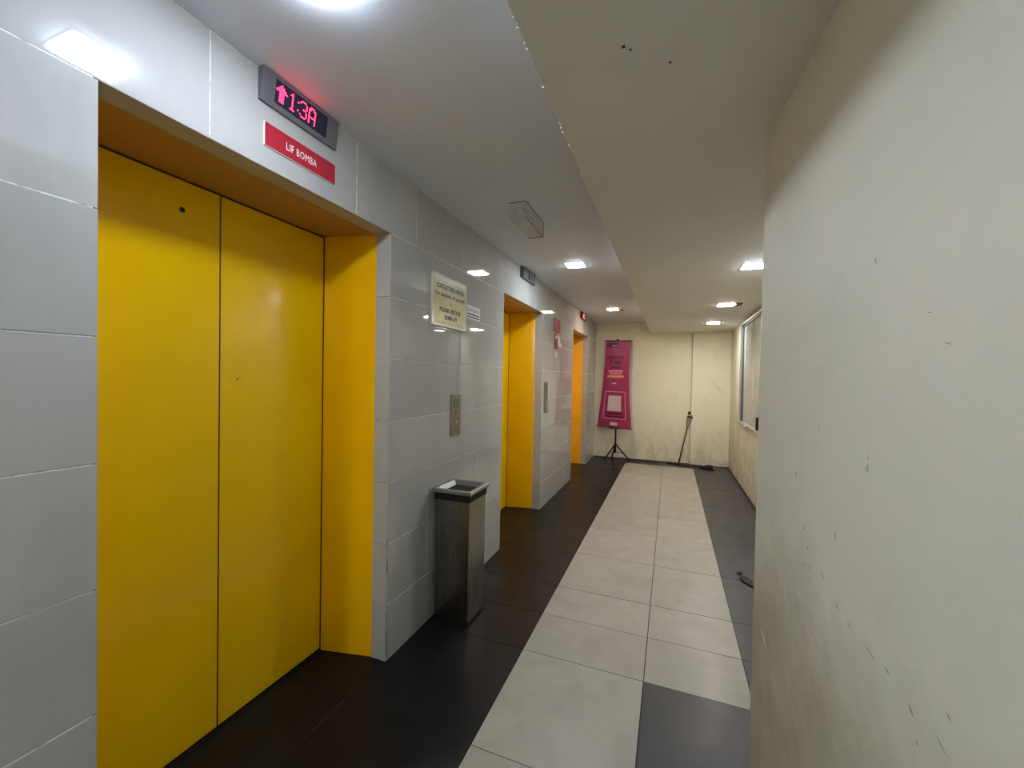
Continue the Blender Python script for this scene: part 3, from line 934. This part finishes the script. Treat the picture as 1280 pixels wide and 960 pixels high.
bar(S(0, 1) - Vector((0, 0, 0.003)), S(1, 1) - Vector((0, 0, 0.003)), 0.012, 0.010, 'bottom_bar', plain('maroon_bar', (0.14, 0.02, 0.05), 0.4))
bm = bmesh.new()
add_tube(bm, [(0.01, 0.02, 0.14), (0.01, 0.02, 0.60), (0.01, 0.03, 2.10)], [0.016, 0.014, 0.009], 12)
obj('pole', bm, M_BLACK, t, smooth=True)
obj('top_clip', box(-0.012, 0.032, 0.0, 0.04, 2.06, 2.105, 0.004), M_BLACK, t)
obj('bottom_clip', box(-0.10, 0.08, -0.035, 0.03, 0.545, 0.566, 0.004), M_BLACK, t)
obj('collar', tube([(0.01, 0.02, 0.245), (0.01, 0.02, 0.285)], 0.021, 14), M_BLACK, t)
obj('collar', tube([(0.01, 0.02, 0.125), (0.01, 0.02, 0.150)], 0.017, 14), M_BLACK, t)
for fx, fy in ((-0.165, -0.16), (-0.07, 0.12), (0.235, 0.02)):
    leg = obj('leg', tube([(0.01 + fx * 0.05, 0.02 + fy * 0.05, 0.268), (0.01 + fx * 0.97, 0.02 + fy * 0.97, 0.016)], 0.013, 10), M_BLACK, t, smooth=True)
    obj('strut', tube([(0.01 + fx * 0.05, 0.02 + fy * 0.05, 0.138), (0.01 + fx * 0.55, 0.02 + fy * 0.55, 0.125)], 0.005, 8), M_BLACK, leg)
    bm = bmesh.new()
    add_tube(bm, [(0.01 + fx * 0.95, 0.02 + fy * 0.95, 0.022), (0.01 + fx, 0.02 + fy, 0.0)], [0.012, 0.015], 10)
    obj('rubber_foot', bm, M_BLACK, leg)

# ------------------------------------------------------------------ broom leaning on the back wall
t = thing('broom', 'red handled broom leaning head up in the back corner', 'broom', (0.15, 7.36, 0.0))
M_REDSTICK = plain('red_handle_paint', (0.12, 0.022, 0.02), 0.4)
P0, P1 = Vector((0.0, 0.0, 0.004)), Vector((0.128, 0.075, 0.62))
ax = (P1 - P0).normalized()
side = Vector((1, 0, 0)) - ax * ax.x
side.normalize()
obj('handle', tube([P0, P1], [0.0125, 0.012], 10), M_REDSTICK, t, smooth=True)
A = P1; B = A + ax * 0.14
for s in (-1, 1):
    obj('strut', tube([A - ax * 0.01, B + side * 0.036 * s], [0.008, 0.006], 8), plain('dull_red_strut', (0.22, 0.05, 0.04), 0.45), t)
def slab(p, q, hw, hd, name, mat, taper=1.0):
    n = ax.cross(side).normalized()
    bm = bmesh.new()
    lo = [p + side * a * hw + n * b * hd for a, b in ((-1, -1), (1, -1), (1, 1), (-1, 1))]
    hi = [q + side * a * hw * taper + n * b * hd * taper for a, b in ((-1, -1), (1, -1), (1, 1), (-1, 1))]
    add_hexa(bm, lo + hi)
    bmesh.ops.recalc_face_normals(bm, faces=bm.faces)
    bmesh.ops.bevel(bm, geom=bm.edges[:], offset=0.003, segments=1, affect='EDGES')
    return obj(name, bm, mat, t)
M_YBAND = plain('dull_yellow_band', (0.45, 0.38, 0.16), 0.5)
slab(B - ax * 0.004, B + ax * 0.018, 0.044, 0.018, 'band', M_YBAND)
slab(B + ax * 0.018, B + ax * 0.060, 0.042, 0.020, 'head_block', M_BLACK)
slab(B + ax * 0.060, B + ax * 0.078, 0.041, 0.019, 'band', M_YBAND)
bm = bmesh.new()
n_ = ax.cross(side).normalized()
for k in range(70):
    a, b = random.uniform(-1, 1), random.uniform(-1, 1)
    p = B + ax * 0.076 + side * a * 0.040 + n_ * b * 0.014
    add_tube(bm, [p, p + ax * random.uniform(0.04, 0.062) + side * a * 0.004], [0.0035, 0.0015], 4)
br = obj('bristles', bm, plain('dark_bristle', (0.03, 0.025, 0.018), 0.8), t)
br['kind'] = 'stuff'

# broom lying on the floor
H0, H1 = Vector((-0.03, 7.40, 0.013)), Vector((0.46, 7.235, 0.022))
t = thing('floor_broom', 'dark broom lying on the floor along the back wall, bristles to the right', 'broom', (0.2, 7.32, 0.0))
o_ = Vector((0.2, 7.32, 0))
obj('handle', tube([H0 - o_, H1 - o_], 0.0135, 10), plain('dark_brown_handle', (0.028, 0.015, 0.012), 0.5), t, smooth=True)
dx = (H1 - H0).normalized()
dn = Vector((-dx.y, dx.x, 0)).normalized()
bm = bmesh.new()
p = H1 - o_
add_tube(bm, [p - dx * 0.02, p + dx * 0.02, p + dx * 0.05], [0.014, 0.026, 0.026], 12)
obj('socket', bm, M_BLACK, t)
bm = bmesh.new()
for k in range(150):
    a, b = random.uniform(-1, 1), random.uniform(0, 1)
    q0 = p + dx * 0.045 + dn * a * 0.018 + Vector((0, 0, -0.016 + 0.042 * b))
    L = random.uniform(0.10, 0.19)
    q1 = q0 + dx * L + dn * a * 0.035 + Vector((0, 0, random.uniform(-0.01, 0.034)))
    q1.z = max(q1.z, 0.004); q0.z = max(q0.z, 0.005)
    add_tube(bm, [q0, q1], [0.005, 0.0035], 4)
br = obj('bristles', bm, plain('black_bristle', (0.012, 0.011, 0.011), 0.6), t)
br['kind'] = 'stuff'
for k in range(4):
    q0 = p + dx * (0.07 + 0.04 * k) + dn * (0.02 if k % 2 else -0.025) + Vector((0, 0, 0.035))
    obj('pale_scrap', tube([q0, q0 + dx * 0.016 + Vector((0, 0, 0.004))], [0.004, 0.003], 6), M_LETTER, t)
q0 = p + dx * 0.205 - dn * 0.012 + Vector((0, 0, 0.012))
obj('tip', tube([q0, q0 + dx * 0.035 - dn * 0.012], [0.009, 0.006], 8), M_LETTER, t, label='white tip at the end of the bristles')

# ------------------------------------------------------------------ scraps on the dark border
def scrap(pts, w, label):
    bm = bmesh.new()
    lo, hi = [], []
    for i, (x, y) in enumerate(pts):
        f = math.sin(math.pi * (i + 0.35) / (len(pts) - 0.3)) * w
        a = pts[max(i - 1, 0)]; b = pts[min(i + 1, len(pts) - 1)]
        d = Vector((b[0] - a[0], b[1] - a[1], 0)).normalized(); n = Vector((-d.y, d.x, 0))
        z = 0.002 + 0.006 * abs(math.sin(i * 1.7))
        c = Vector((x, y, z))
        lo.append([bm.verts.new(c + n * f * s + Vector((0, 0, 0.004 * abs(s)))) for s in (-1, 0, 1)])
        hi.append([bm.verts.new(c + n * f * s + Vector((0, 0, 0.004 * abs(s) + 0.0015))) for s in (-1, 0, 1)])
    for i in range(len(pts) - 1):
        for k in range(2):
            bm.faces.new((hi[i][k], hi[i][k + 1], hi[i + 1][k + 1], hi[i + 1][k]))
            bm.faces.new((lo[i][k], lo[i + 1][k], lo[i + 1][k + 1], lo[i][k + 1]))
        bm.faces.new((lo[i][0], hi[i][0], hi[i + 1][0], lo[i + 1][0]))
        bm.faces.new((lo[i][2], lo[i + 1][2], hi[i + 1][2], hi[i][2]))
    for r, rr in ((lo[0], hi[0]), (lo[-1], hi[-1])):
        bm.faces.new((r[0], r[1], rr[1], rr[0])); bm.faces.new((r[1], r[2], rr[2], rr[1]))
    return tag(obj('dry_leaf', bm, plain('dry_leaf_brown', (0.014, 0.012, 0.008), 0.7)), label, 'leaf')
scrap([(0.482, 3.378), (0.495, 3.390), (0.510, 3.405), (0.524, 3.422)], 0.013, 'smaller dark scrap on the grey floor border, farther from the viewer')
scrap([(0.498, 3.345), (0.515, 3.325), (0.528, 3.295), (0.545, 3.262), (0.560, 3.225), (0.578, 3.185)], 0.036, 'longer dark curled scrap on the grey floor border by the wall corner')
